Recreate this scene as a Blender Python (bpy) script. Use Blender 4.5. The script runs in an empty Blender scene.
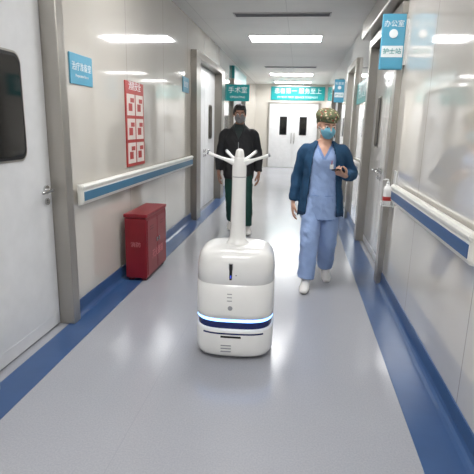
import bpy, bmesh, math, random
from mathutils import Vector, Matrix, noise
random.seed(3)
scene = bpy.context.scene
col = scene.collection
scene.view_settings.view_transform = 'Standard'
scene.view_settings.look = 'None'
scene.view_settings.exposure = 0.0

XL, XR, YB, YF, ZC = -1.61, 0.85, -4.0, 17.2, 2.9

# ---------------------------------------------------------------- materials
def lin(c):
    return tuple(((v/255.0)/12.92 if v/255.0 <= 0.04045 else ((v/255.0+0.055)/1.055)**2.4) for v in c) + (1.0,)
MATS = {}
def mat(name, rgb, rough=0.5, metal=0.0, var=0.04, scale=8.0, bump=0.0, bscale=60.0, coat=0.0, spec=0.5, emit=None, estr=0.0):
    if name in MATS: return MATS[name]
    m = bpy.data.materials.new(name); m.use_nodes = True
    nt = m.node_tree; b = nt.nodes['Principled BSDF']
    c = lin(rgb)
    tc = nt.nodes.new('ShaderNodeTexCoord')
    n = nt.nodes.new('ShaderNodeTexNoise'); n.inputs['Scale'].default_value = scale; n.inputs['Detail'].default_value = 4
    nt.links.new(tc.outputs['Object'], n.inputs['Vector'])
    r = nt.nodes.new('ShaderNodeValToRGB')
    r.color_ramp.elements[0].position = 0.3; r.color_ramp.elements[1].position = 0.7
    r.color_ramp.elements[0].color = tuple(max(0, v*(1-var)) for v in c[:3])+(1,)
    r.color_ramp.elements[1].color = tuple(min(1, v*(1+var)) for v in c[:3])+(1,)
    nt.links.new(n.outputs['Fac'], r.inputs['Fac'])
    nt.links.new(r.outputs['Color'], b.inputs['Base Color'])
    b.inputs['Roughness'].default_value = rough
    b.inputs['Metallic'].default_value = metal
    b.inputs['Specular IOR Level'].default_value = spec
    b.inputs['Coat Weight'].default_value = coat
    b.inputs['Coat Roughness'].default_value = 0.08
    if bump > 0:
        n2 = nt.nodes.new('ShaderNodeTexNoise'); n2.inputs['Scale'].default_value = bscale
        nt.links.new(tc.outputs['Object'], n2.inputs['Vector'])
        bp = nt.nodes.new('ShaderNodeBump'); bp.inputs['Strength'].default_value = bump; bp.inputs['Distance'].default_value = 0.01
        nt.links.new(n2.outputs['Fac'], bp.inputs['Height']); nt.links.new(bp.outputs['Normal'], b.inputs['Normal'])
    if emit:
        b.inputs['Emission Color'].default_value = lin(emit); b.inputs['Emission Strength'].default_value = estr
    MATS[name] = m
    return m

def seam_mat(name, rgb, axis, period, width, dark, rough, var=0.03, axis2=None, period2=1.0, offset=0.0, speck=0.0, bumpy=0.0, coat=0.0):
    """painted/plastic panels with thin joints repeating along world axis"""
    m = bpy.data.materials.new(name); m.use_nodes = True
    nt = m.node_tree; b = nt.nodes['Principled BSDF']; L = nt.links
    c = lin(rgb)
    tc = nt.nodes.new('ShaderNodeTexCoord'); sp = nt.nodes.new('ShaderNodeSeparateXYZ')
    L.new(tc.outputs['Object'], sp.inputs[0])
    def line(ax, per):
        a = nt.nodes.new('ShaderNodeMath'); a.operation = 'ADD'; a.inputs[1].default_value = offset+100*per
        L.new(sp.outputs[ax], a.inputs[0])
        mo = nt.nodes.new('ShaderNodeMath'); mo.operation = 'MODULO'; mo.inputs[1].default_value = per
        L.new(a.outputs[0], mo.inputs[0])
        lt = nt.nodes.new('ShaderNodeMath'); lt.operation = 'LESS_THAN'; lt.inputs[1].default_value = width
        L.new(mo.outputs[0], lt.inputs[0]); return lt
    l1 = line(axis, period); out = l1.outputs[0]
    if axis2:
        l2 = line(axis2, period2)
        mx = nt.nodes.new('ShaderNodeMath'); mx.operation = 'MAXIMUM'
        L.new(l1.outputs[0], mx.inputs[0]); L.new(l2.outputs[0], mx.inputs[1]); out = mx.outputs[0]
    n = nt.nodes.new('ShaderNodeTexNoise'); n.inputs['Scale'].default_value = 1.3; n.inputs['Detail'].default_value = 5
    L.new(tc.outputs['Object'], n.inputs['Vector'])
    r = nt.nodes.new('ShaderNodeValToRGB'); r.color_ramp.elements[0].position = .3; r.color_ramp.elements[1].position = .7
    r.color_ramp.elements[0].color = tuple(v*(1-var) for v in c[:3])+(1,); r.color_ramp.elements[1].color = tuple(min(1, v*(1+var)) for v in c[:3])+(1,)
    L.new(n.outputs['Fac'], r.inputs['Fac'])
    src = r.outputs['Color']
    if speck > 0:
        n3 = nt.nodes.new('ShaderNodeTexNoise'); n3.inputs['Scale'].default_value = 120; n3.inputs['Detail'].default_value = 2
        L.new(tc.outputs['Object'], n3.inputs['Vector'])
        r3 = nt.nodes.new('ShaderNodeValToRGB'); r3.color_ramp.elements[0].position = .35; r3.color_ramp.elements[1].position = .65
        r3.color_ramp.elements[0].color = (1-speck,)*3+(1,); r3.color_ramp.elements[1].color = (1, 1, 1, 1)
        L.new(n3.outputs['Fac'], r3.inputs['Fac'])
        mm = nt.nodes.new('ShaderNodeMix'); mm.data_type = 'RGBA'; mm.blend_type = 'MULTIPLY'; mm.inputs[0].default_value = 1
        L.new(src, mm.inputs[6]); L.new(r3.outputs['Color'], mm.inputs[7]); src = mm.outputs[2]
    mix = nt.nodes.new('ShaderNodeMix'); mix.data_type = 'RGBA'
    L.new(out, mix.inputs[0]); L.new(src, mix.inputs[6])
    mix.inputs[7].default_value = tuple(v*dark for v in c[:3])+(1,)
    L.new(mix.outputs[2], b.inputs['Base Color'])
    b.inputs['Roughness'].default_value = rough
    b.inputs['Coat Weight'].default_value = coat; b.inputs['Coat Roughness'].default_value = 0.05
    if bumpy > 0:
        n2 = nt.nodes.new('ShaderNodeTexNoise'); n2.inputs['Scale'].default_value = 1.6; n2.inputs['Detail'].default_value = 1
        L.new(tc.outputs['Object'], n2.inputs['Vector'])
        bp = nt.nodes.new('ShaderNodeBump'); bp.inputs['Strength'].default_value = bumpy; bp.inputs['Distance'].default_value = 0.05
        L.new(n2.outputs['Fac'], bp.inputs['Height']); L.new(bp.outputs['Normal'], b.inputs['Normal'])
    MATS[name] = m
    return m

M_wallL = seam_mat('glossy_wall_panel_beige', (204, 199, 190), 'Y', 1.2, .008, .6, .07, offset=.45, bumpy=.03, coat=.9)
M_wallR = seam_mat('glossy_wall_panel_white', (215, 211, 204), 'Y', 1.2, .008, .6, .06, offset=.2, bumpy=.02, coat=1.0)
M_ceil = seam_mat('ceiling_panel', (242, 241, 237), 'Y', 1.2, .008, .8, .45, axis2='X', period2=1.2, offset=.25)
M_floor = seam_mat('grey_vinyl_floor', (166, 168, 175), 'X', 2.0, .004, .88, .19, offset=.75, speck=.10, bumpy=.02)
M_blue = mat('blue_vinyl', (56, 86, 130), .28, var=.08, scale=5)
M_door = mat('door_white_laminate', (216, 217, 218), .3)
M_doorG = mat('door_pale_grey', (204, 203, 200), .18, coat=.4)
M_steel = mat('brushed_steel', (176, 172, 165), .32, metal=.8, var=.06, scale=3)
M_steelD = mat('brushed_steel_dark', (146, 141, 134), .3, metal=.8, var=.06, scale=3)
M_chrome = mat('chrome', (200, 200, 200), .15, metal=1)
M_black = mat('black_rubber', (20, 20, 22), .5)
M_glassD = mat('dark_glass', (26, 26, 26), .06, coat=.5)
M_cream = mat('cream_pvc', (226, 225, 218), .35)
M_railblueL = mat('rail_stripe_teal_blue', (56, 110, 142), .35)
M_railblueR = mat('rail_stripe_navy', (46, 84, 132), .35)
M_white = mat('white_plastic', (238, 238, 236), .2, coat=.5, var=.01)
M_grey = mat('grey_plastic', (150, 152, 156), .4)
M_navy = mat('navy_plastic', (26, 38, 92), .25)
M_ring = mat('led_ring', (180, 210, 255), .4, emit=(120, 175, 255), estr=4.0)
M_ringb = mat('led_ring_blue', (60, 90, 220), .4, emit=(50, 80, 255), estr=.6)
M_red = mat('red_painted_metal', (132, 24, 36), .35, var=.08)
M_redD = mat('dark_red_metal', (92, 14, 22), .4)
M_redP = mat('poster_red', (176, 54, 50), .4)
M_paper = mat('poster_paper', (222, 212, 204), .5)
M_teal = mat('teal_sign', (22, 148, 150), .3)
M_bluesign = mat('blue_sign', (84, 160, 190), .3)
M_signw = mat('sign_white', (235, 240, 242), .4)
M_lightAdd = mat('light_diffuser_added', (255, 255, 255), .5, emit=(252, 252, 252), estr=21.0)
M_lightF = mat('light_diffuser_far', (255, 255, 255), .5, emit=(252, 252, 252), estr=30.0)
M_alu = mat('white_aluminium', (210, 210, 208), .4)
M_dark = mat('vent_dark', (66, 66, 66), .6)

# ---------------------------------------------------------------- mesh helpers
def root(name, loc=(0, 0, 0), rz=0.0, sc=1.0):
    e = bpy.data.objects.new(name, None); e.empty_display_size = .1
    e.location = loc; e.rotation_euler = (0, 0, rz); e.scale = (sc,)*3
    col.objects.link(e); return e

def obj_from(name, verts, faces, mats, parent=None, smooth=False, bevel=0, seg=2):
    me = bpy.data.meshes.new(name); me.from_pydata([tuple(v) for v in verts], [], faces); me.validate()
    bm = bmesh.new(); bm.from_mesh(me); bmesh.ops.recalc_face_normals(bm, faces=bm.faces)
    bm.to_mesh(me); bm.free()
    if not isinstance(mats, (list, tuple)): mats = [mats]
    for m in mats: me.materials.append(m)
    o = bpy.data.objects.new(name, me); col.objects.link(o)
    if parent: o.parent = parent
    if smooth:
        for p in me.polygons: p.use_smooth = True
    if bevel:
        b = o.modifiers.new('Bevel', 'BEVEL'); b.width = bevel; b.segments = seg; b.limit_method = 'ANGLE'
    return o

def boxvf(lo, hi):
    x0, x1 = sorted((lo[0], hi[0])); y0, y1 = sorted((lo[1], hi[1])); z0, z1 = sorted((lo[2], hi[2]))
    v = [(x0, y0, z0), (x1, y0, z0), (x1, y1, z0), (x0, y1, z0), (x0, y0, z1), (x1, y0, z1), (x1, y1, z1), (x0, y1, z1)]
    f = [(0, 3, 2, 1), (4, 5, 6, 7), (0, 1, 5, 4), (1, 2, 6, 5), (2, 3, 7, 6), (3, 0, 4, 7)]
    return v, f
def merge(parts):
    V, F = [], []
    for v, f in parts:
        o = len(V); V += [Vector(p) for p in v]; F += [tuple(i+o for i in q) for q in f]
    return V, F
def box(name, lo, hi, m, parent=None, bevel=0, seg=2):
    v, f = boxvf(lo, hi); return obj_from(name, v, f, m, parent, bevel=bevel, seg=seg)
def boxes(name, lst, m, parent=None, bevel=0):
    v, f = merge([boxvf(a, b) for a, b in lst]); return obj_from(name, v, f, m, parent, bevel=bevel)

def catmull(P, n):
    P = [Vector(p) for p in P]
    if n <= 1 or len(P) < 2: return P
    out = []
    for i in range(len(P)-1):
        p0 = P[i-1] if i > 0 else P[i]*2-P[i+1]; p1 = P[i]; p2 = P[i+1]
        p3 = P[i+2] if i+2 < len(P) else P[i+1]*2-P[i]
        for k in range(n):
            t = k/n
            out.append(.5*((2*p1)+(-p0+p2)*t+(2*p0-5*p1+4*p2-p3)*t*t+(-p0+3*p1-3*p2+p3)*t*t*t))
    out.append(P[-1]); return out

def tube(pts, rad, side=(1, 0, 0), seg=18, sub=4, capf=1.0, power=2.0):
    R = [(r, r) if isinstance(r, (int, float)) else r for r in rad]
    C = catmull(pts, sub)
    A = catmull([(r[0], r[1], 0) for r in R], sub)
    side = Vector(side); rings = []
    n = len(C)
    T = []
    for i in range(n):
        t = (C[min(i+1, n-1)]-C[max(i-1, 0)])
        T.append(t.normalized())
    def ring(c, t, a, b):
        s = side-t*side.dot(t)
        if s.length < 1e-4: s = t.orthogonal()
        s.normalize(); u = t.cross(s)
        o = []
        for k in range(seg):
            th = 2*math.pi*k/seg; ct, st = math.cos(th), math.sin(th)
            cx = math.copysign(abs(ct)**(2/power), ct); sy = math.copysign(abs(st)**(2/power), st)
            o.append(c+s*a*cx+u*b*sy)
        return o
    def cap(i, sgn):
        a, b = A[i][0], A[i][1]; r = min(a, b)*capf; o = []
        for ph in (30, 60, 82):
            q = math.radians(ph)
            o.append(ring(C[i]+T[i]*sgn*r*math.sin(q), T[i], a*math.cos(q), b*math.cos(q)))
        return o
    if capf > 0: rings += list(reversed(cap(0, -1)))
    for i in range(n): rings.append(ring(C[i], T[i], max(A[i][0], 1e-4), max(A[i][1], 1e-4)))
    if capf > 0: rings += cap(n-1, 1)
    V = [p for r in rings for p in r]; F = []
    for i in range(len(rings)-1):
        for k in range(seg):
            a = i*seg+k; b = i*seg+(k+1) % seg
            F.append((a, b, b+seg, a+seg))
    F.append(tuple(reversed(range(seg)))); F.append(tuple(range(len(V)-seg, len(V))))
    return V, F

def ell(c, r, M=None, nu=20, nv=14):
    V, F = [], []; c = Vector(c)
    for j in range(nv+1):
        ph = math.pi*(j+.0)/nv
        ph = min(max(ph, .04), math.pi-.04)
        for i in range(nu):
            th = 2*math.pi*i/nu
            p = Vector((r[0]*math.sin(ph)*math.cos(th), r[1]*math.sin(ph)*math.sin(th), r[2]*math.cos(ph)))
            if M is not None: p = M @ p
            V.append(c+p)
    for j in range(nv):
        for i in range(nu):
            a = j*nu+i; b = j*nu+(i+1) % nu
            F.append((a, a+nu, b+nu, b))
    F.append(tuple(range(nu))); F.append(tuple(reversed(range(nv*nu, nv*nu+nu))))
    return V, F

def superloft(rings, seg=64, p=4.5):
    """rings (z, rx, ry) rounded-rectangle cross sections"""
    V, F = [], []
    for z, rx, ry in rings:
        for k in range(seg):
            th = 2*math.pi*(k+.5)/seg; c, s = math.cos(th), math.sin(th)
            V.append(Vector((rx*math.copysign(abs(c)**(2/p), c), ry*math.copysign(abs(s)**(2/p), s), z)))
    for i in range(len(rings)-1):
        for k in range(seg):
            a = i*seg+k; b = i*seg+(k+1) % seg; F.append((a, b, b+seg, a+seg))
    F.append(tuple(reversed(range(seg)))); F.append(tuple(range(len(V)-seg, len(V))))
    return V, F

def cyl(c, r, axis, length, seg=24, r2=None):
    c = Vector(c); a = Vector(axis).normalized()
    s = a.orthogonal().normalized(); u = a.cross(s); r2 = r if r2 is None else r2
    V = [c-a*length/2+(s*math.cos(t)+u*math.sin(t))*r for t in [2*math.pi*k/seg for k in range(seg)]]
    V += [c+a*length/2+(s*math.cos(t)+u*math.sin(t))*r2 for t in [2*math.pi*k/seg for k in range(seg)]]
    F = [(k, (k+1) % seg, (k+1) % seg+seg, k+seg) for k in range(seg)]
    F += [tuple(reversed(range(seg))), tuple(range(seg, 2*seg))]
    return V, F

def fuse(name, parts, voxel, mats, parent=None, smooth=4, wr=0.0, wfreq=(9, 9, 5), cut=None, regions=(), xf=None, clampz=None, solid=0.0):
    V, F = merge(parts)
    me = bpy.data.meshes.new(name); me.from_pydata([tuple(v) for v in V], [], F)
    bm = bmesh.new(); bm.from_mesh(me); bmesh.ops.recalc_face_normals(bm, faces=bm.faces); bm.to_mesh(me); bm.free()
    t = bpy.data.objects.new('tmp', me); col.objects.link(t)
    r = t.modifiers.new('r', 'REMESH'); r.mode = 'VOXEL'; r.voxel_size = voxel
    if smooth:
        s = t.modifiers.new('s', 'SMOOTH'); s.factor = .5; s.iterations = smooth
    dg = bpy.context.evaluated_depsgraph_get(); dg.update()
    nm = bpy.data.meshes.new_from_object(t.evaluated_get(dg))
    bpy.data.objects.remove(t); nm.name = name
    nm.materials.clear()
    if not isinstance(mats, (list, tuple)): mats = [mats]
    for m in mats: nm.materials.append(m)
    bm = bmesh.new(); bm.from_mesh(nm); bm.normal_update()
    if wr > 0:
        disp = []
        for v in bm.verts:
            q = Vector((v.co.x*wfreq[0], v.co.y*wfreq[1], v.co.z*wfreq[2]))
            q2 = Vector((v.co.x*22, v.co.y*22, v.co.z*26+v.co.x*18))
            disp.append(v.normal*(wr*(noise.noise(q)+.5*noise.noise(q2))))
        for v, d in zip(bm.verts, disp): v.co += d
    if clampz is not None:
        for v in bm.verts:
            if v.co.z < clampz: v.co.z = clampz
    if cut:
        bmesh.ops.delete(bm, geom=[f for f in bm.faces if cut(f.calc_center_median())], context='FACES')
        bmesh.ops.delete(bm, geom=[v for v in bm.verts if not v.link_faces], context='VERTS')
    for f in bm.faces:
        f.smooth = True
        c = f.calc_center_median()
        for pred, idx in regions:
            if pred(c): f.material_index = idx
    if xf is not None: bm.transform(xf)
    bm.to_mesh(nm); bm.free()
    o = bpy.data.objects.new(name, nm); col.objects.link(o)
    if parent: o.parent = parent
    if solid > 0:
        s = o.modifiers.new('Solid', 'SOLIDIFY'); s.thickness = solid; s.offset = -1
    return o

def text(name, s, size, m, M, parent=None, depth=.001, align='CENTER'):
    cu = bpy.data.curves.new(name, 'FONT'); cu.body = s; cu.size = size; cu.align_x = align; cu.align_y = 'CENTER'; cu.extrude = depth
    t = bpy.data.objects.new('t', cu); col.objects.link(t)
    dg = bpy.context.evaluated_depsgraph_get(); dg.update()
    me = bpy.data.meshes.new_from_object(t.evaluated_get(dg)); bpy.data.objects.remove(t)
    me.materials.clear(); me.materials.append(m); me.transform(M)
    o = bpy.data.objects.new(name, me); col.objects.link(o)
    if parent: o.parent = parent
    return o
def basis(x, y, z, loc):
    M = Matrix((x, y, z)).transposed().to_4x4(); M.translation = Vector(loc); return M
def Mfront(loc):   # text facing -Y
    return basis((1, 0, 0), (0, 0, 1), (0, -1, 0), loc)
def Mleft(loc):    # text on left wall facing +X
    return basis((0, 1, 0), (0, 0, 1), (1, 0, 0), loc)
def Mright(loc):   # on right wall facing -X
    return basis((0, -1, 0), (0, 0, 1), (-1, 0, 0), loc)

# ---------------------------------------------------------------- room
T = .16
box('floor', (XL-T, YB-T, -.1), (XR+T, YF+T, 0), M_floor)
box('ceiling', (XL-T, YB-T, ZC), (XR+T, YF+T, ZC+.1), M_ceil)
box('wall_far', (XL-T, YF, 0), (XR+T, YF+T, ZC), M_wallL)
box('wall_back', (XL-T, YB-T, 0), (XR+T, YB, ZC), M_wallL)

HT = 2.4
# (y0, y1, jamb width near, jamb width far, protrusion, leaves)
doorsL = [dict(y0=2.12, y1=3.0, fn=.12, ff=.1, pr=.045, rec=.065, leaves=1),
          dict(y0=7.25, y1=9.2, fn=.3, ff=.35, pr=.09, rec=.05, leaves=2),
          dict(y0=11.2, y1=13.4, fn=.12, ff=.2, pr=.06, rec=.05, leaves=2)]
doorsR = [dict(y0=4.52, y1=6.15, fn=.14, ff=.14, pr=.05, rec=.05, leaves=2),
          dict(y0=7.8, y1=8.9, fn=.12, ff=.12, pr=.05, rec=.05, leaves=1),
          dict(y0=11.0, y1=13.0, fn=.12, ff=.12, pr=.05, rec=.05, leaves=2)]
FH = .1
def wall(name, x0, n, doors, m):
    lst = []; y = YB
    for d in doors:
        a, b = d['y0']-d['fn'], d['y1']+d['ff']
        lst.append(((x0, y, 0), (x0-n*T, a, ZC)))
        lst.append(((x0, a, HT+FH), (x0-n*T, b, ZC)))
        y = b
    lst.append(((x0, y, 0), (x0-n*T, YF, ZC)))
    return boxes(name, lst, m)
wall('wall_left', XL, 1, doorsL, M_wallL)
wall('wall_right', XR, -1, doorsR, M_wallR)

def door(idx, x0, n, d, leafmat, steel, win=None, handle_y=None):
    r = root('door_%d' % idx)
    X = lambda k: x0+n*k
    y0, y1, fn, ff, pr, rec = d['y0'], d['y1'], d['fn'], d['ff'], d['pr'], d['rec']
    boxes('frame', [((X(-T), y0-fn+.001, .001), (X(pr), y0, HT)), ((X(-T), y1, .001), (X(pr), y1+ff-.001, HT)),
                    ((X(-T), y0-fn+.001, HT), (X(pr), y1+ff-.001, HT+FH-.001))], steel, r, bevel=.006)
    nl = d['leaves']; w = (y1-y0)/nl
    for i in range(nl):
        a, b = y0+w*i+.004, y0+w*(i+1)-.004
        box('leaf_%d' % (i+1), (X(-rec-.045), a, .012), (X(-rec), b, HT-.004), leafmat, r, bevel=.004)
        if win:
            wy0, wy1, z0, z1 = a+win[0], a+win[1], win[2], win[3]
            if nl == 2 and i == 1: wy0, wy1 = b-win[1], b-win[0]
            def rr(name, ya, yb_, za, zb, xa, xb, rad, m):
                V = []
                for X_ in (X(xa), X(xb)):
                    for (cy, cz, a0) in ((yb_-rad, zb-rad, 0), (ya+rad, zb-rad, 90), (ya+rad, za+rad, 180), (yb_-rad, za+rad, 270)):
                        for q in range(7):
                            t = math.radians(a0+15*q); V.append(Vector((X_, cy+rad*math.cos(t), cz+rad*math.sin(t))))
                k = 28
                F = [(j, (j+1) % k, (j+1) % k+k, j+k) for j in range(k)]+[tuple(reversed(range(k))), tuple(range(k, 2*k))]
                obj_from(name, V, F, m, r)
            rr('window_trim_%d' % (i+1), wy0-.012, wy1+.012, z0-.012, z1+.012, -rec, -rec+.006, .07, M_steel)
            rr('window_gasket_%d' % (i+1), wy0, wy1, z0, z1, -rec+.006, -rec+.010, .06, M_black)
            rr('window_glass_%d' % (i+1), wy0+.020, wy1-.020, z0+.020, z1-.020, -rec+.010, -rec+.013, .05, M_glassD)
        # lever handle
        hy = (b-.07) if (nl == 1 or i == 0) else a+.07
        sg = -1 if (nl == 1 or i == 0) else 1
        V, F = merge([cyl((X(-rec+.006), hy, 1.0), .030, (1, 0, 0), .012), cyl((X(-rec+.03), hy, 1.0), .012, (1, 0, 0), .05),
                      tube([(X(-rec+.052), hy, 1.0), (X(-rec+.055), hy+sg*.03, 1.0), (X(-rec+.055), hy+sg*.13, .995)], [.012, .012, .010], sub=3),
                      cyl((X(-rec+.006), hy, .92), .023, (1, 0, 0), .012), cyl((X(-rec+.012), hy, .92), .010, (1, 0, 0), .012)])
        obj_from('lever_handle_%d' % (i+1), V, F, M_chrome, r, smooth=False)
        box('kick_plate_%d' % (i+1), (X(-rec), a+.01, .02), (X(-rec+.002), b-.01, .10), M_door, r)
    return r
door(1, XL, 1, doorsL[0], M_door, M_steel, win=(.16, .60, 1.22, 1.83))
door(2, XL, 1, doorsL[1], M_door, M_steelD, win=(.3, .6, 1.2, 1.8))
door(3, XL, 1, doorsL[2], M_door, M_steelD, win=(.35, .6, 1.2, 1.8))
door(4, XR, -1, doorsR[0], M_doorG, M_steel, win=(.28, .52, 1.25, 1.8))
door(5, XR, -1, doorsR[1], M_doorG, M_steel, win=(.35, .6, 1.2, 1.8))
door(6, XR, -1, doorsR[2], M_door, M_steelD, win=(.35, .6, 1.2, 1.8))
# far double door
r = root('door_7')
yf = YF
boxes('frame', [((-1.16, yf-.05, .001), (-1.10, yf-.001, 2.24)), ((.60, yf-.05, .001), (.66, yf-.001, 2.24)), ((-1.16, yf-.05, 2.24), (.66, yf-.001, 2.30))], M_steel, r, bevel=.005)
for i, (a, b) in enumerate([(-1.10, -.252), (-.248, .60)]):
    box('leaf_%d' % (i+1), (a, yf-.035, .01), (b, yf-.002, 2.24), M_door, r, bevel=.004)
    cx = (-.60, .10)[i]
    box('window_gasket_%d' % (i+1), (cx-.13, yf-.045, 1.16), (cx+.13, yf-.035, 1.80), M_black, r, bevel=.02, seg=4)
    box('window_glass_%d' % (i+1), (cx-.10, yf-.048, 1.19), (cx+.10, yf-.045, 1.77), M_glassD, r)
    hx = (-.30, -.20)[i]
    V, F = tube([(hx, yf-.035, .88), (hx, yf-.075, .9), (hx, yf-.075, 1.2), (hx, yf-.035, 1.22)], [.012]*4, sub=3)
    obj_from('pull_handle_%d' % (i+1), V, F, M_steelD, r, smooth=True)

# header track cover over right double door (sliding gear box)
r = root('door_header_box')
V, F = boxvf((XR-.001, 4.36, 2.52), (XR-.14, 6.4, 2.74)); obj_from('casing', V, F, M_steel, r, bevel=.02, seg=3)
box('end_plate', (XR-.13, 4.352, 2.53), (XR-.005, 4.36, 2.73), M_steelD, r)

# baseboards + coved floor strips
def runs(doors, ya=YB, yb=YF):
    out = []; y = ya
    for d in doors:
        out.append((y, d['y0']-d['fn'])); y = d['y1']+d['ff']
    out.append((y, yb)); return out
def baseboard(name, x0, n, doors):
    parts = []
    prof = [(0.0005, 0.0), (.05, .0025), (.03, .006), (.016, .016), (.008, .035), (.006, .12), (.0005, .122)]
    for a, b in runs(doors):
        V = []; k = len(prof)
        for y in (a+.002, b-.002): V += [Vector((x0+n*p[0], y, p[1]+.0005)) for p in prof]
        F = [(i, (i+1) % k, (i+1) % k+k, i+k) for i in range(k)]+[tuple(reversed(range(k))), tuple(range(k, 2*k))]
        parts.append((V, F))
    V, F = merge(parts); return obj_from(name, V, F, M_blue)
baseboard('baseboard_left', XL, 1, doorsL)
baseboard('baseboard_right', XR, -1, doorsR)
box('trim_1', (XL+.0005, YB, .0), (XL+.21, YF, .002), M_blue)
box('trim_2', (XR-.235, YB, .0), (XR-.0005, YF, .002), M_blue)

# ---------------------------------------------------------------- handrails
def handrail(name, x0, n, y0, y1, zc, stripe):
    r = root(name)
    prof = [(0.022, -.075), (.050, -.072), (.060, -.05), (.060, .035), (.066, .045), (.070, .060), (.062, .074), (.045, .080), (.026, .075), (.022, .05)]
    V = []; k = len(prof)
    ends = [(y0, -.028), (y0+.006, -.012), (y0+.02, 0), (y1-.02, 0), (y1-.006, -.012), (y1, -.028)]
    for y, off in ends:
        for p in prof: V.append(Vector((x0+n*max(.012, p[0]+off*(1 if p[0] > .03 else 0)), y, zc+p[1])))
    F = []
    for j in range(len(ends)-1):
        F += [(j*k+i, j*k+(i+1) % k, (j+1)*k+(i+1) % k, (j+1)*k+i) for i in range(k)]
    F += [tuple(reversed(range(k))), tuple(range(len(V)-k, len(V)))]
    obj_from('rail_body', V, F, M_cream, r, bevel=.002)
    box('stripe', (x0+n*.058, y0+.03, zc-.045), (x0+n*.063, y1-.03, zc+.022), stripe, r, bevel=.002)
    lst = []
    c = max(2, int((y1-y0)/.9)+1)
    for i in range(c):
        y = y0+.12+(y1-y0-.24)*i/(c-1)
        lst.append(((x0+n*.0005, y-.03, zc-.05), (x0+n*.03, y+.03, zc+.05)))
    boxes('bracket', lst, M_cream, r, bevel=.004)
    return r
handrail('handrail', XL, 1, 3.2, 6.85, .925, M_railblueL)
handrail('handrail', XR, -1, 2.14, 4.05, .925, M_railblueR)
handrail('handrail', XL, 1, 9.65, 11.0, .925, M_railblueL)
handrail('handrail', XR, -1, 6.4, 7.6, .925, M_railblueR)

# sanitizer dispenser on wall holder beyond the rail end
r = root('hand_sanitizer_bottle', (XR-.060, 4.20, .80))
V, F = superloft([(0, .030, .030), (.008, .035, .038), (.14, .035, .038), (.16, .028, .028), (.17, .014, .014), (.185, .014, .014)], p=3.2)
obj_from('bottle', V, F, M_white, r, smooth=True)
V, F = superloft([(.04, .0358, .0388), (.075, .0358, .0388)], p=3.2); obj_from('label', V, F, M_redP, r)
V, F = merge([cyl((0, 0, .195), .014, (0, 0, 1), .02), tube([(0, 0, .20), (0, 0, .22), (-.012, 0, .225), (-.04, 0, .218)], [.006]*4, sub=2, seg=10)])
obj_from('pump', V, F, M_white, r, smooth=True)
boxes('holder', [((.050, -.045, -.02), (.0595, .045, .30)), ((-.045, -.045, -.010), (.05, .045, 0)), ((-.045, -.045, 0), (-.038, .045, .03))], M_white, r, bevel=.003)

# ---------------------------------------------------------------- ceiling fittings
def panel(y0, y1, x0=-.93, x1=.29, m=None):
    r = root('ceiling_light')
    fr = .018
    boxes('frame', [((x0, y0, ZC-.012), (x1, y0+fr, ZC-.0005)), ((x0, y1-fr, ZC-.012), (x1, y1, ZC-.0005)), ((x0, y0+fr, ZC-.012), (x0+fr, y1-fr, ZC-.0005)), ((x1-fr, y0+fr, ZC-.012), (x1, y1-fr, ZC-.0005))], M_alu, r)
    box('diffuser', (x0+fr, y0+fr, ZC-.008), (x1-fr, y1-fr, ZC-.001), m or M_lightAdd, r)
for yc in (-2.2, .9, 3.9, 8.45, 14.0, 16.4):  # panels nearer than the vent are unseen, added to brighten the near corridor
    panel(yc-.3, yc+.3, m=M_lightF if yc > 6 else M_lightAdd)
def vent(y0, y1, x0=-.96, x1=.33):
    r = root('ceiling_air_vent')
    boxes('frame', [((x0, y0, ZC-.01), (x1, y0+.02, ZC-.0005)), ((x0, y1-.02, ZC-.01), (x1, y1, ZC-.0005)), ((x0, y0, ZC-.01), (x0+.02, y1, ZC-.0005)), ((x1-.02, y0, ZC-.01), (x1, y1, ZC-.0005))], M_alu, r)
    box('back', (x0+.02, y0+.02, ZC-.003), (x1-.02, y1-.02, ZC-.0005), M_dark, r)
    n = 3
    boxes('slats', [((x0+.02, y0+.03+(y1-y0-.06)*i/n, ZC-.012), (x1-.02, y0+.036+(y1-y0-.06)*i/n, ZC-.002)) for i in range(n+1)], M_grey, r)
vent(6.6, 6.82)
vent(12.2, 12.42)

# ---------------------------------------------------------------- signs
r = root('wall_sign')   # blue door sign, left wall
box('plate', (XL+.0005, 3.22, 1.71), (XL+.012, 3.58, 1.92), M_bluesign, r, bevel=.003)
text('lettering', '治疗准备室', .062, M_signw, Mleft((XL+.0125, 3.40, 1.83)), r)
text('lettering_small', 'Preparation Room', .028, M_signw, Mleft((XL+.0125, 3.40, 1.77)), r)
r = root('wall_sign')
box('plate', (XL+.0005, 6.45, 1.88), (XL+.012, 6.78, 2.08), M_bluesign, r, bevel=.003)
text('lettering', '处置室', .08, M_signw, Mleft((XL+.0125, 6.61, 1.98)), r)

r = root('safety_poster')
box('board', (XL+.0005, 4.27, 1.04), (XL+.010, 4.78, 1.83), M_redP, r, bevel=.002)
lst = [((XL+.010, 4.30+.0, 1.07+.225*j), (XL+.0115, 4.51, 1.07+.225*j+.195)) for j in range(3)] + \
      [((XL+.010, 4.54, 1.07+.225*j), (XL+.0115, 4.75, 1.07+.225*j+.195)) for j in range(3)]
boxes('paper_cells', lst, M_paper, r)
text('heading', '消防安全', .085, M_signw, Mleft((XL+.0105, 4.525, 1.785)), r)
pl = []
for j in range(3):
    for k, yy in enumerate((4.41, 4.65)):
        pl.append(((XL+.0115, yy-.07, 1.11+.225*j), (XL+.0122, yy+.03, 1.18+.225*j)))
        pl.append(((XL+.0115, yy-.02, 1.19+.225*j), (XL+.0122, yy+.08, 1.23+.225*j)))
boxes('pictograms', pl, M_redP, r)

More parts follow.
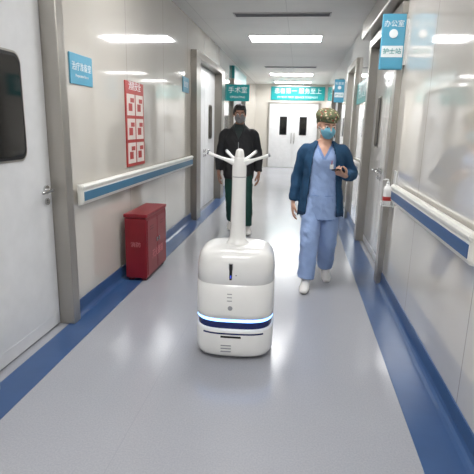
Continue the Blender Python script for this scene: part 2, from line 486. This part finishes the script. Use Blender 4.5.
r = root('direction_sign')  # far sign
box('panel', (-1.08, YF-.03, 2.36), (.80, YF-.001, 2.82), M_teal, r, bevel=.005)
text('lettering', '患者第一 服务至上', .2, M_signw, Mfront((-.14, YF-.0315, 2.66)), r)
text('lettering_small', 'PATIENT FIRST SERVICE FOREMOST', .09, M_signw, Mfront((-.14, YF-.0315, 2.46)), r)
r = root('direction_sign')
box('panel', (XL+.062, 11.1, 2.5), (XL+.001, 13.5, 2.78), M_teal, r, bevel=.005)
r = root('hanging_sign')
box('panel', (XL+.001, 10.3, 1.96), (XL+.50, 10.33, 2.30), M_teal, r, bevel=.006)
text('lettering', '手术室', .14, M_signw, Mfront((XL+.25, 10.2985, 2.18)), r)
text('lettering_small', 'OPERATING', .06, M_signw, Mfront((XL+.25, 10.2985, 2.04)), r)
r = root('wall_sign')
box('plate', (XR-.0005, 6.45, 1.80), (XR-.012, 7.6, 2.10), M_teal, r, bevel=.003)
text('lettering', '污物处置', .2, M_signw, Mright((XR-.0125, 7.02, 1.95)), r)

def projecting(y, z0, z1, s1, s2):
    r = root('projecting_sign')
    x1, x0 = XR-.001, XR-.215
    V, F = boxvf((x0, y, z0), (x1-.02, y+.02, z1)); obj_from('blade', V, F, M_bluesign, r, bevel=.012, seg=4)
    boxes('white_band', [((x0+.01, y-.002, z0+.10), (x1-.03, y, z0+.19))], M_signw, r)
    box('bracket', (x1-.02, y+.003, z0+.04), (x1, y+.017, z1-.04), M_alu, r)
    text('lettering', s1, .055, M_signw, Mfront(((x0+x1)/2-.01, y-.001, z1-.08)), r)
    text('lettering_white', s2, .05, M_teal, Mfront(((x0+x1)/2-.01, y-.003, z0+.145)), r)
    V, F = tube([((x0+x1)/2-.01, y-.001, z1-.155)]*1+[((x0+x1)/2-.01, y-.004, z1-.155)], [.035, .035], sub=1, capf=0)
    obj_from('roundel', V, F, M_signw, r)
projecting(4.30, 1.94, 2.38, '办公室', '护士站')
projecting(9.8, 1.94, 2.38, '检查室', '护士站')

# ---------------------------------------------------------------- fire extinguisher box
r = root('fire_extinguisher_box', (0, 0, 0))
x0, x1, y0, y1 = XL+.055, -1.35, 4.02, 4.66
boxes('feet', [((x0+.02, y0+.03, .002), (x0+.06, y0+.07, .04)), ((x1-.06, y0+.03, .002), (x1-.02, y0+.07, .04)), ((x0+.02, y1-.07, .002), (x0+.06, y1-.03, .04)), ((x1-.06, y1-.07, .002), (x1-.02, y1-.03, .04))], M_redD, r)
box('case', (x0, y0, .03), (x1, y1, .60), M_red, r, bevel=.008)
box('lid', (x0-.008, y0-.008, .605), (x1+.012, y1+.008, .64), M_red, r, bevel=.008)
ym = (y0+y1)/2
boxes('front_doors', [((x1, y0+.02, .06), (x1+.008, ym-.004, .58)), ((x1, ym+.004, .06), (x1+.008, y1-.02, .58))], M_red, r, bevel=.003)
boxes('vent_slots', [((x1+.008, y, .48), (x1+.0095, y+.10, .488)) for y in (y0+.1, ym+.1)]+[((x1+.008, y, .505), (x1+.0095, y+.10, .513)) for y in (y0+.1, ym+.1)], M_redD, r)
boxes('latches', [((x1+.008, ym-.05, .33), (x1+.02, ym-.02, .37)), ((x1+.008, ym+.02, .33), (x1+.02, ym+.05, .37))], M_chrome, r, bevel=.003)
M_letter = mat('faded_pink_lettering', (196, 120, 124), .5)
text('lettering', '灭火器箱', .09, M_letter, basis((0, 1, 0), (0, 0, 1), (1, 0, 0), (x1+.0095, ym, .22)), r)
text('lettering_end', '消防', .05, M_letter, Mfront(((x0+x1)/2, y0-.001, .35)), r)

# ---------------------------------------------------------------- robot
r = root('disinfection_robot', (-.360, 2.89, 0), math.radians(3))
RX, RY = .250, .235
PP = 3.3
V, F = superloft([(.018, RX-.03, RY-.03), (.03, RX-.012, RY-.012), (.05, RX-.002, RY-.002), (.08, RX, RY), (.20, RX+.002, RY+.002), (.212, RX-.002, RY-.002), (.215, RX-.012, RY-.012)], p=PP)
obj_from('base_shell', V, F, M_white, r, smooth=True)
V, F = superloft([(.2152, RX-.010, RY-.010), (.2602, RX-.010, RY-.010)], p=PP); obj_from('bumper_band', V, F, M_navy, r)
V, F = superloft([(.2604, RX-.006, RY-.006), (.2650, RX-.003, RY-.003), (.275, RX-.003, RY-.003), (.2775, RX-.006, RY-.006)], p=PP); obj_from('light_ring', V, F, M_ring, r)
V, F = superloft([(.2778, RX-.008, RY-.008), (.283, RX+.0, RY), (.32, RX, RY), (.50, RX-.003, RY-.003), (.503, RX-.006, RY-.006), (.506, RX-.006, RY-.006), (.509, RX-.003, RY-.003),
                  (.59, RX-.005, RY-.005), (.635, RX-.010, RY-.010), (.668, RX-.020, RY-.020), (.692, RX-.038, RY-.038), (.706, RX-.062, RY-.062), (.714, RX-.095, RY-.095), (.716, .1, .1)], p=PP)
obj_from('body_shell', V, F, M_white, r, smooth=True)
V, F = merge([cyl((sx*.14, sy, .032), .03, (1, 0, 0), .03) for sx in (-1, 1) for sy in (-.12, .12)]); obj_from('wheels', V, F, M_black, r)
box('underside', (-.17, -.165, .012), (.17, .165, .019), M_black, r, bevel=.01)
fy = -RY
def fp(name, x0, x1, z0, z1, m, y=.0, bev=.0, th=.004):
    box(name, (x0, fy+.004+y-th, z0), (x1, fy+.014+y, z1), m, r, bevel=bev, seg=3)
fp('display_slot', -.030, -.012, .535, .635, M_black, y=.003, bev=.003)
fp('display_slot_trim', -.034, -.008, .531, .639, M_grey, y=.004, bev=.003, th=.002)
fp('level_led', -.024, -.018, .548, .566, M_ringb, y=.002, th=.005)
fp('button', .006, .018, .56, .572, M_grey, y=.004, bev=.004)
fp('nameplate', -.028, -.006, .475, .490, M_grey, y=.002, th=.003)
boxes('nameplate_lines', [((-.040+.0, fy-.001, .40+.022*i), (-.010, fy+.006, .405+.022*i)) for i in range(3)], M_grey, r)
V, F = tube([(-.02, fy-.001, .355), (-.02, fy+.006, .355)], [.015, .015], sub=1, capf=0); obj_from('emblem', V, F, M_grey, r)
def superarc(z0, z1, off, a0, a1, name, m, n=40):
    V = []
    for z in (z0, z1):
        for k in range(n+1):
            th = math.radians(a0+(a1-a0)*k/n); c, s = math.cos(th), math.sin(th)
            for o in (off, -.006):
                V.append(Vector(((RX+.002+o)*math.copysign(abs(c)**(2/PP), c), (RY+.002+o)*math.copysign(abs(s)**(2/PP), s), z)))
    h = 2*(n+1); F = []
    for k in range(n):
        a = 2*k
        F += [(a, a+2, a+2+h, a+h), (a+1, a+1+h, a+3+h, a+3), (a, a+1, a+3, a+2), (a+h, a+2+h, a+3+h, a+1+h)]
    F += [(0, h, h+1, 1), (2*n, 2*n+1, h+2*n+1, h+2*n)]
    obj_from(name, V, F, m, r)
superarc(.180, .190, .0015, 232, 308, 'lidar_slot', M_navy)
superarc(.158, .170, .002, 262, 274, 'sensor_window', M_black)
for i in range(3):
    box('base_lettering_%d' % (i+1), (-.075+.0, fy-.003, .062+.02*i), (-.010, fy+.006, .068+.02*i), M_grey, r)
for sx in (-1, 1):
    box('side_grip_%d' % (1 if sx < 0 else 2), (sx*(RX-.012), -.06, .57), (sx*(RX-.004), .06, .60), M_grey, r, bevel=.004)
V, F = tube([(0, 0, .712), (0, 0, .722), (0, 0, .748), (0, 0, .79), (0, 0, .95), (0, 0, 1.12), (0, 0, 1.17), (0, 0, 1.215), (0, 0, 1.25)],
            [.078, .068, .054, .050, .046, .044, .045, .043, .036], sub=3, seg=32, capf=.5)
obj_from('column', V, F, M_white, r, smooth=True)
V, F = superloft([(1.138, .0455, .0455), (1.143, .0455, .0455)], p=2, seg=32); obj_from('column_joint', V, F, M_grey, r)
V, F = tube([(0, 0, 1.25), (0, 0, 1.27), (0, 0, 1.298)], [.030, .029, .024], sub=3, seg=24, capf=.6); obj_from('mast_cap', V, F, M_white, r, smooth=True)
k = 0
for az, ln, el in ((188, .20, 19), (-12, .19, 19), (125, .17, 24), (55, .17, 24)):
    k += 1
    a = math.radians(az); e = math.radians(el)
    d = Vector((math.cos(a)*math.cos(e), math.sin(a)*math.cos(e), math.sin(e)))
    c = Vector((0, 0, 1.215))
    V, F = tube([c+d*.02, c+d*.06, c+d*.11, c+d*ln], [.023, .016, .0095, .0105], side=(0, 0, 1), sub=3, seg=16, capf=.4)
    obj_from('nozzle_arm_%d' % k, V, F, M_white, r, smooth=True)
    V, F = cyl(c+d*(ln+.008), .0105, d, .010); obj_from('nozzle_tip_%d' % k, V, F, M_grey, r)

# ---------------------------------------------------------------- people
M_skinA = mat('skin_light', (200, 156, 134), .5, var=.05, scale=14)
M_skinB = mat('skin_tan', (160, 120, 100), .5, var=.05, scale=14)
M_scrub = mat('scrub_light_blue', (148, 172, 214), .8, var=.06, scale=6, bump=.25, bscale=90)
M_scrubD = mat('scrub_trim_blue', (108, 138, 188), .8)
M_card = mat('cardigan_teal_navy', (26, 68, 102), .85, var=.12, scale=10, bump=.4, bscale=140)
M_cardT = mat('cardigan_trim', (18, 50, 80), .85)
M_jack = mat('black_jacket', (34, 35, 38), .7, var=.1, bump=.3, bscale=80)
M_green = mat('dark_green_trousers', (24, 68, 60), .8, var=.1, bump=.3, bscale=80)
M_shoe = mat('white_shoe', (226, 224, 220), .45)
M_sole = mat('shoe_sole', (170, 168, 160), .6)
M_hair = mat('black_hair', (22, 19, 18), .5, var=.3, scale=40, bump=.5, bscale=120)
M_mask = mat('surgical_mask_blue', (110, 172, 194), .75)
M_mask2 = mat('mask_grey', (128, 128, 130), .75)
M_eye = mat('eye_white', (220, 215, 210), .3)
M_iris = mat('iris_dark', (30, 20, 16), .2)
M_phone = mat('phone_black', (14, 14, 16), .15)
def cap_mat():
    m = bpy.data.materials.new('floral_cap'); m.use_nodes = True; nt = m.node_tree; b = nt.nodes['Principled BSDF']
    L = nt.links; tc = nt.nodes.new('ShaderNodeTexCoord')
    base = nt.nodes.new('ShaderNodeRGB'); base.outputs[0].default_value = lin((104, 108, 80)); src = base.outputs[0]
    for sc, th, c in ((30, .30, (196, 184, 154)), (34, .27, (146, 62, 62)), (44, .28, (62, 84, 80))):
        v = nt.nodes.new('ShaderNodeTexVoronoi'); v.inputs['Scale'].default_value = sc; L.new(tc.outputs['Object'], v.inputs['Vector'])
        lt = nt.nodes.new('ShaderNodeMath'); lt.operation = 'LESS_THAN'; lt.inputs[1].default_value = th; L.new(v.outputs['Distance'], lt.inputs[0])
        mx = nt.nodes.new('ShaderNodeMix'); mx.data_type = 'RGBA'; L.new(lt.outputs[0], mx.inputs[0]); L.new(src, mx.inputs[6]); mx.inputs[7].default_value = lin(c); src = mx.outputs[2]
    L.new(src, b.inputs['Base Color']); b.inputs['Roughness'].default_value = .9
    b.inputs['Specular IOR Level'].default_value = .2
    return m
M_cap = cap_mat()

def hand(name, wrist, d, n, w, curl, parent, skin, thumb_close=.3, k=1.0):
    """wrist position, d finger dir, n palm normal (curl direction), w thumb side"""
    d = Vector(d).normalized(); n = Vector(n); n = (n-d*n.dot(d)).normalized()
    w2 = d.cross(n); w2 = w2 if w2.dot(Vector(w)) > 0 else -w2
    W = Vector(wrist); P = lambda a, b, c: W+(d*a+w2*b+n*c)*k
    parts = [tube([P(-.03, 0, 0), P(0, 0, 0), P(.03, .002, 0), P(.065, 0, .002), P(.088, 0, .003)],
                  [(.024*k, .019*k), (.025*k, .018*k), (.034*k, .016*k), (.040*k, .0145*k), (.037*k, .011*k)], side=w2, sub=3)]
    for i, (off, ln, base) in enumerate([(.030, .070, .084), (.0105, .078, .088), (-.010, .073, .086), (-.029, .058, .078)]):
        ang = math.radians(curl*(.45+.07*i)); p = Vector((base, off, .002)); pts = [Vector((base-.03, off*.85, 0)), p.copy()]
        for sg, step in enumerate((.42, .32, .26)):
            spread = off*1.2*(1-min(1, curl/70))
            q = Vector((math.cos(ang), spread, math.sin(ang))).normalized()*ln*step
            p = p+q; pts.append(p.copy()); ang += math.radians(curl*.75)
        rr = [.0085, .0092, .0085, .0078, .0066]
        parts.append(tube([P(*q) for q in pts], [x*k for x in rr], side=w2, sub=3, seg=12))
    tp = [Vector((.018, .018, .004)), Vector((.040, .040, .012)), Vector((.066, .050, .018+.02*thumb_close)), Vector((.090, .050-.012*thumb_close, .022+.035*thumb_close))]
    parts.append(tube([P(*q) for q in tp], [.013*k, .0115*k, .0098*k, .0078*k], side=n, sub=3, seg=12))
    return fuse(name, parts, .0036, skin, parent, smooth=2)

def shoe(name, ankle, heading, pitch, parent, m, sole):
    parts = [tube([(0, .055, .042), (0, .02, .048), (0, -.04, .042), (0, -.11, .032), (0, -.165, .024)],
                  [(.032, .040), (.038, .044), (.041, .038), (.045, .029), (.034, .021)], side=(1, 0, 0), sub=4, capf=.8),
             tube([(0, .02, .05), (0, .018, .095)], [(.038, .045), (.034, .04)], side=(1, 0, 0), sub=3, capf=.2)]
    Mx = Matrix.Translation(Vector(ankle)) @ Matrix.Rotation(heading, 4, 'Z') @ Matrix.Rotation(pitch, 4, 'X') @ Matrix.Translation(Vector((0, -.02, -.085)))
    fuse(name, parts, .005, [m, sole], parent, smooth=3, clampz=.003, regions=[(lambda c: c.z < .018, 1)], xf=Mx)

def head(parent, center, rotz, rotx, roty, skin, hairkind, maskmat):
    Mx = Matrix.Translation(Vector(center)) @ Matrix.Rotation(rotz, 4, 'Z') @ Matrix.Rotation(roty, 4, 'Y') @ Matrix.Rotation(rotx, 4, 'X')
    parts = [ell((0, .014, .030), (.074, .092, .082)),
             tube([(0, -.012, .02), (0, -.022, -.03), (0, -.036, -.075), (0, -.048, -.092)], [(.066, .068), (.061, .060), (.046, .046), (.028, .028)], side=(1, 0, 0), capf=.7),
             tube([(0, -.080, .012), (0, -.090, -.012), (0, -.099, -.034)], [.009, .010, .0135], capf=.8, seg=12),
             ell((0, -.072, .026), (.048, .014, .012)),
             ell((.078, .016, -.012), (.008, .017, .031)), ell((-.078, .016, -.012), (.008, .017, .031)),
             ell((0, -.080, -.062), (.024, .010, .006)), ell((0, -.078, -.071), (.020, .010, .006)),
             ell((.040, -.055, -.022), (.024, .022, .02)), ell((-.040, -.055, -.022), (.024, .022, .02))]
    fuse('head', parts, .0048, skin, parent, smooth=3, xf=Mx)
    for s in (-1, 1):
        V, F = ell((s*.031, -.0765, .004), (.0135, .0095, .0075)); obj_from('eye_%d' % (1 if s < 0 else 2), [Mx @ v for v in V], F, M_eye, parent, smooth=True)
        V, F = ell((s*.031, -.0835, .002), (.0058, .004, .0058)); obj_from('iris_%d' % (1 if s < 0 else 2), [Mx @ v for v in V], F, M_iris, parent, smooth=True)
        V, F = tube([(s*.014, -.0855, .022), (s*.032, -.084, .026), (s*.050, -.070, .021)], [(.003, .0025)]*3, sub=3, seg=8)
        obj_from('eyebrow_%d' % (1 if s < 0 else 2), [Mx @ v for v in V], F, M_hair, parent, smooth=True)
    parts = [tube([(0, -.040, -.020), (0, -.044, -.040), (0, -.050, -.072), (0, -.052, -.098)], [(.058, .058), (.065, .063), (.056, .052), (.034, .034)], side=(1, 0, 0), capf=.35),
             tube([(0, -.088, -.022), (0, -.102, -.042)], [.012, .017], capf=.8)]
    fuse('face_mask', parts, .005, maskmat, parent, smooth=4, xf=Mx, cut=lambda c: c.y > -.028)
    for s in (-1, 1):
        for k, z in ((1, -.024), (2, -.075)):
            V, F = tube([(s*.058, -.040, z), (s*.074, -.010, z*.6-.005), (s*.083, .020, -.012)], [.0018]*3, sub=4, seg=6)
            obj_from('mask_loop_%d_%d' % (1 if s < 0 else 2, k), [Mx @ v for v in V], F, M_white, parent, smooth=True)
    if hairkind == 'cap':
        parts = [ell((0, .026, .076), (.104, .114, .066)), ell((0, .030, .060), (.096, .108, .058)), ell((0, .07, .02), (.076, .064, .060))]
        fuse('surgical_cap', parts, .006, M_cap, parent, smooth=4, wr=.003, wfreq=(30, 30, 30), xf=Mx)
        V, F = superloft([(.034, .0790, .094), (.037, .0830, .097), (.054, .0850, .099), (.060, .082, .097)], p=2, seg=40)
        V = [v+Vector((0, .010, 0)) for v in V]
        obj_from('cap_band', [Mx @ v for v in V], F, M_cap, parent, smooth=True)
        fuse('hair_back', [ell((0, .05, .0), (.068, .056, .058)), ell((.064, .030, .012), (.012, .020, .024)), ell((-.064, .030, .012), (.012, .020, .024))], .006, M_hair, parent, smooth=2, xf=Mx)
    else:
        parts = [ell((0, .020, .044), (.083, .096, .082)), ell((0, .048, .01), (.074, .062, .07)), ell((.012, -.040, .090), (.058, .042, .026)),
                 ell((.070, .004, .02), (.012, .026, .034)), ell((-.070, .004, .02), (.012, .026, .034))]
        fuse('hair', parts, .005, M_hair, parent, smooth=3, wr=.004, wfreq=(40, 40, 25), xf=Mx, cut=lambda c: c.y < -.058 and c.z < .052)

def leg_parts(hip, knee, ankle, rt=.098, rk=.074, ra=.064):
    hip, knee, ankle = Vector(hip), Vector(knee), Vector(ankle)
    return tube([hip, hip.lerp(knee, .45), knee, knee.lerp(ankle, .45), ankle], [rt, rt*.9, rk, rk*.98, ra], side=(1, 0, 0), capf=.1, sub=5)
def arm_parts(sh, el, wr_, rs=.062, re=.050, rw=.040):
    """starts inside the chest so the shoulder rounds off instead of puffing up"""
    sh, el, wr_ = Vector(sh), Vector(el), Vector(wr_)
    inner = Vector((sh.x*.45, sh.y, sh.z+.012))
    return tube([inner, sh, sh.lerp(el, .5), el, el.lerp(wr_, .5), wr_], [rs*.80, rs*.98, rs*.93, re, re*.94, rw], side=(0, 1, 0), capf=.25, sub=6, seg=22)

# ---- woman in scrubs and cardigan
wr = root('woman_in_scrubs', (.225, 4.28, 0))
torso = [(0, .0, .64), (0, .0, .70), (0, .0, .80), (0, .0, .92), (0, -.0, 1.05), (0, -.004, 1.17), (0, .0, 1.25), (0, .006, 1.300), (0, .01, 1.345)]
tr = [(.182, .130), (.180, .130), (.174, .128), (.158, .116), (.155, .116), (.162, .122), (.150, .098), (.098, .072), (.058, .058)]
rk_, ra_ = (-.085, -.115, .45), (-.100, -.145, .10)
lk_, la_ = (.085, .035, .44), (.090, .215, .125)
fuse('trousers', [leg_parts((-.085, 0, .80), rk_, ra_, .10, .084, .078), leg_parts((.085, .01, .80), lk_, la_, .10, .084, .078),
                  tube([(0, 0, .72), (0, 0, .80), (0, 0, .90)], [(.15, .11), (.168, .12), (.15, .11)], capf=.4)],
     .009, M_scrub, wr, smooth=5, wr=.011, wfreq=(16, 16, 11))
fuse('scrub_top', [tube(torso, tr, side=(1, 0, 0), seg=32, capf=.05)],
     .007, [M_scrub, M_skinA, M_scrubD], wr, smooth=5, wr=.009, wfreq=(14, 14, 7),
     regions=[(lambda c: c.y < 0 and abs(c.x) < (c.z-1.180)*.52+.014 and c.z > 1.180, 2), (lambda c: c.y < 0 and abs(c.x) < (c.z-1.20)*.52 and c.z > 1.20, 1), (lambda c: c.z < .645, 2)])
fuse('neck', [tube([(0, .01, 1.25), (0, .008, 1.33), (0, -.006, 1.42)], [(.056, .054), (.047, .048), (.045, .047)], capf=.3)], .006, M_skinA, wr, smooth=2)
jt = [(0, .0, .66), (0, .0, .72), (0, .0, .82), (0, .0, .93), (0, 0, 1.06), (0, -.002, 1.18), (0, .0, 1.255), (0, .008, 1.308), (0, .012, 1.352)]
jr = [(.212, .155), (.208, .152), (.198, .146), (.182, .136), (.176, .134), (.180, .138), (.168, .114), (.122, .086), (.072, .070)]
def cutw(c):
    if c.z < .675: return abs(c.x) < .205 and True
    w = .105+.035*max(0, min(1, (1.15-c.z)/.45)) if c.z < 1.2 else .105-(c.z-1.2)*.32
    if c.y < -.02 and abs(c.x) < w and c.y > -.17: return True
    if c.z > 1.335: return True
    return False
fuse('cardigan', [tube(jt, jr, side=(1, 0, 0), seg=36, capf=.05),
                  arm_parts((-.162, 0, 1.245), (-.225, .035, 1.02), (-.250, -.01, .800), .062, .054, .043),
                  arm_parts((.162, 0, 1.245), (.262, .055, 1.045), (.185, -.150, 1.045), .062, .056, .043)],
     .008, [M_card, M_cardT], wr, smooth=5, wr=.008, wfreq=(14, 14, 10), cut=cutw, solid=.009,
     regions=[(lambda c: c.z < .71 and abs(c.x) < .215, 1)])
hand('hand_right', (-.252, -.018, .778), (-.02, -.14, -1), (1, .1, 0), (0, -1, 0), 28, wr, M_skinA)
hd, hn = Vector((-.55, -.72, .22)), Vector((0.1, .45, .9))
hw = (.178, -.168, 1.050)
hand('hand_left', hw, hd, hn, (1, -.5, .1), 62, wr, M_skinA, thumb_close=1.0)
shoe('shoe_right', (-.100, -.145, .0875), math.radians(-6), 0, wr, M_shoe, M_sole)
shoe('shoe_left', (.090, .225, .125), math.radians(6), math.radians(17), wr, M_shoe, M_sole)
head(wr, (.01, -.025, 1.470), math.radians(20), math.radians(13), math.radians(2), M_skinA, 'cap', M_mask)
box('id_badge', (.050, -.137, 1.10), (.082, -.129, 1.14), M_white, wr, bevel=.003)
V, F = tube([(.065, -.134, 1.14), (.067, -.131, 1.17)], [.004, .003], sub=2, seg=8); obj_from('badge_clip', V, F, M_redP, wr)
for s in (-1, 1):
    V, F = tube([(s*.03, -.1305, .86), (s*.10, -.126, .865)], [(.003, .003)]*2, sub=2, seg=6); obj_from('pocket_seam_%d' % (1 if s < 0 else 2), V, F, M_scrubD, wr)

# smartphone held in her left hand (gripped by the fingers, tilted up toward her face)
d = hd.normalized(); n = (hn-d*hn.dot(d)).normalized(); w2 = d.cross(n)
pc = Vector(hw)+d*.085+n*.024
V, F = boxvf((-.036, -.075, -.004), (.036, .075, .004))
Mp = basis(w2, d, n, pc)
obj_from('smartphone_body', [Mp @ Vector(v) for v in V], F, M_phone, wr, bevel=.003, seg=3)
V, F = boxvf((-.033, -.071, .004), (.033, .071, .0046)); obj_from('smartphone_screen', [Mp @ Vector(v) for v in V], F, mat('phone_screen', (20, 22, 26), .35), wr)

# ---- man in dark jacket
mr = root('man_in_dark_jacket', (-.81, 6.4, 0), math.radians(4), 1.070)
fuse('trousers', [leg_parts((-.085, 0, .80), (-.09, .03, .44), (-.085, .17, .115), .10, .078, .068), leg_parts((.085, .0, .80), (.115, -.10, .45), (.130, -.13, .10), .10, .078, .068),
                  tube([(0, 0, .72), (0, 0, .80), (0, 0, .90)], [(.15, .11), (.168, .12), (.15, .11)], capf=.4)],
     .009, M_green, mr, smooth=5, wr=.008, wfreq=(16, 16, 9))
jt2 = [(0, .0, .69), (0, .0, .74), (0, .0, .84), (0, .0, .95), (0, 0, 1.07), (0, -.004, 1.19), (0, .0, 1.262), (0, .008, 1.315), (0, .01, 1.372)]
jr2 = [(.186, .138), (.196, .146), (.194, .146), (.186, .140), (.190, .138), (.198, .140), (.182, .114), (.128, .085), (.062, .064)]
fuse('jacket', [tube(jt2, jr2, side=(1, 0, 0), seg=36, capf=.05),
                arm_parts((-.178, 0, 1.248), (-.240, .03, 1.02), (-.252, -.02, .80), .066, .058, .046),
                arm_parts((.178, 0, 1.248), (.243, .05, 1.02), (.260, .0, .79), .066, .058, .046)],
     .008, [M_jack, mat('dark_tshirt', (46, 56, 56), .8)], mr, smooth=5, wr=.008, wfreq=(13, 13, 9),
     regions=[(lambda c: c.y < -.03 and abs(c.x) < (c.z-1.15)*.5 and c.z > 1.15, 1)])
V, F = tube([(0, -.152, .70), (0, -.150, .85), (0, -.145, 1.0), (0, -.146, 1.15)], [(.004, .003)]*4, sub=4, seg=8); obj_from('zip', V, F, M_grey, mr)
for s in (-1, 1):
    V, F = tube([(0+s*.008, -.138, 1.165), (s*.045, -.120, 1.255), (s*.066, -.060, 1.335), (s*.056, .045, 1.375), (0, .078, 1.385)], [(.018, .008)]*5, side=(0, 0, 1), sub=4, seg=12)
    obj_from('collar_%d' % (1 if s < 0 else 2), V, F, M_jack, mr, smooth=True)
fuse('neck', [tube([(0, .01, 1.27), (0, .008, 1.34), (0, -.004, 1.43)], [(.056, .056), (.053, .054), (.050, .052)], capf=.3)], .006, M_skinB, mr, smooth=2)
hand('hand_right', (-.254, -.03, .778), (0, -.15, -1), (1, .1, 0), (0, -1, 0), 30, mr, M_skinB, k=1.08)
hand('hand_left', (.262, -.006, .768), (0, -.1, -1), (-1, .1, 0), (0, -1, 0), 30, mr, M_skinB, k=1.08)
shoe('shoe_right', (-.085, .18, .115), math.radians(-6), math.radians(14), mr, M_shoe, M_sole)
shoe('shoe_left', (.130, -.13, .0875), math.radians(8), 0, mr, M_shoe, M_sole)
head(mr, (0, -.02, 1.492), math.radians(6), math.radians(4), 0, M_skinB, 'short', M_mask2)

# ---------------------------------------------------------------- world + camera
w = bpy.data.worlds.new('world'); scene.world = w; w.use_nodes = True
w.node_tree.nodes['Background'].inputs[0].default_value = (.8, .85, .9, 1); w.node_tree.nodes['Background'].inputs[1].default_value = .3

cam = bpy.data.cameras.new('camera'); co = bpy.data.objects.new('camera', cam); col.objects.link(co)
cam.sensor_width = 36; cam.lens = 36*465/474; cam.clip_start = .05
Mc = Matrix.Translation((0, 0, 1.45)) @ Matrix.Rotation(math.radians(7.2), 4, 'Z') @ Matrix.Rotation(math.radians(90-13.48), 4, 'X') @ Matrix.Rotation(math.radians(1.36), 4, 'Z')
co.matrix_world = Mc
scene.camera = co
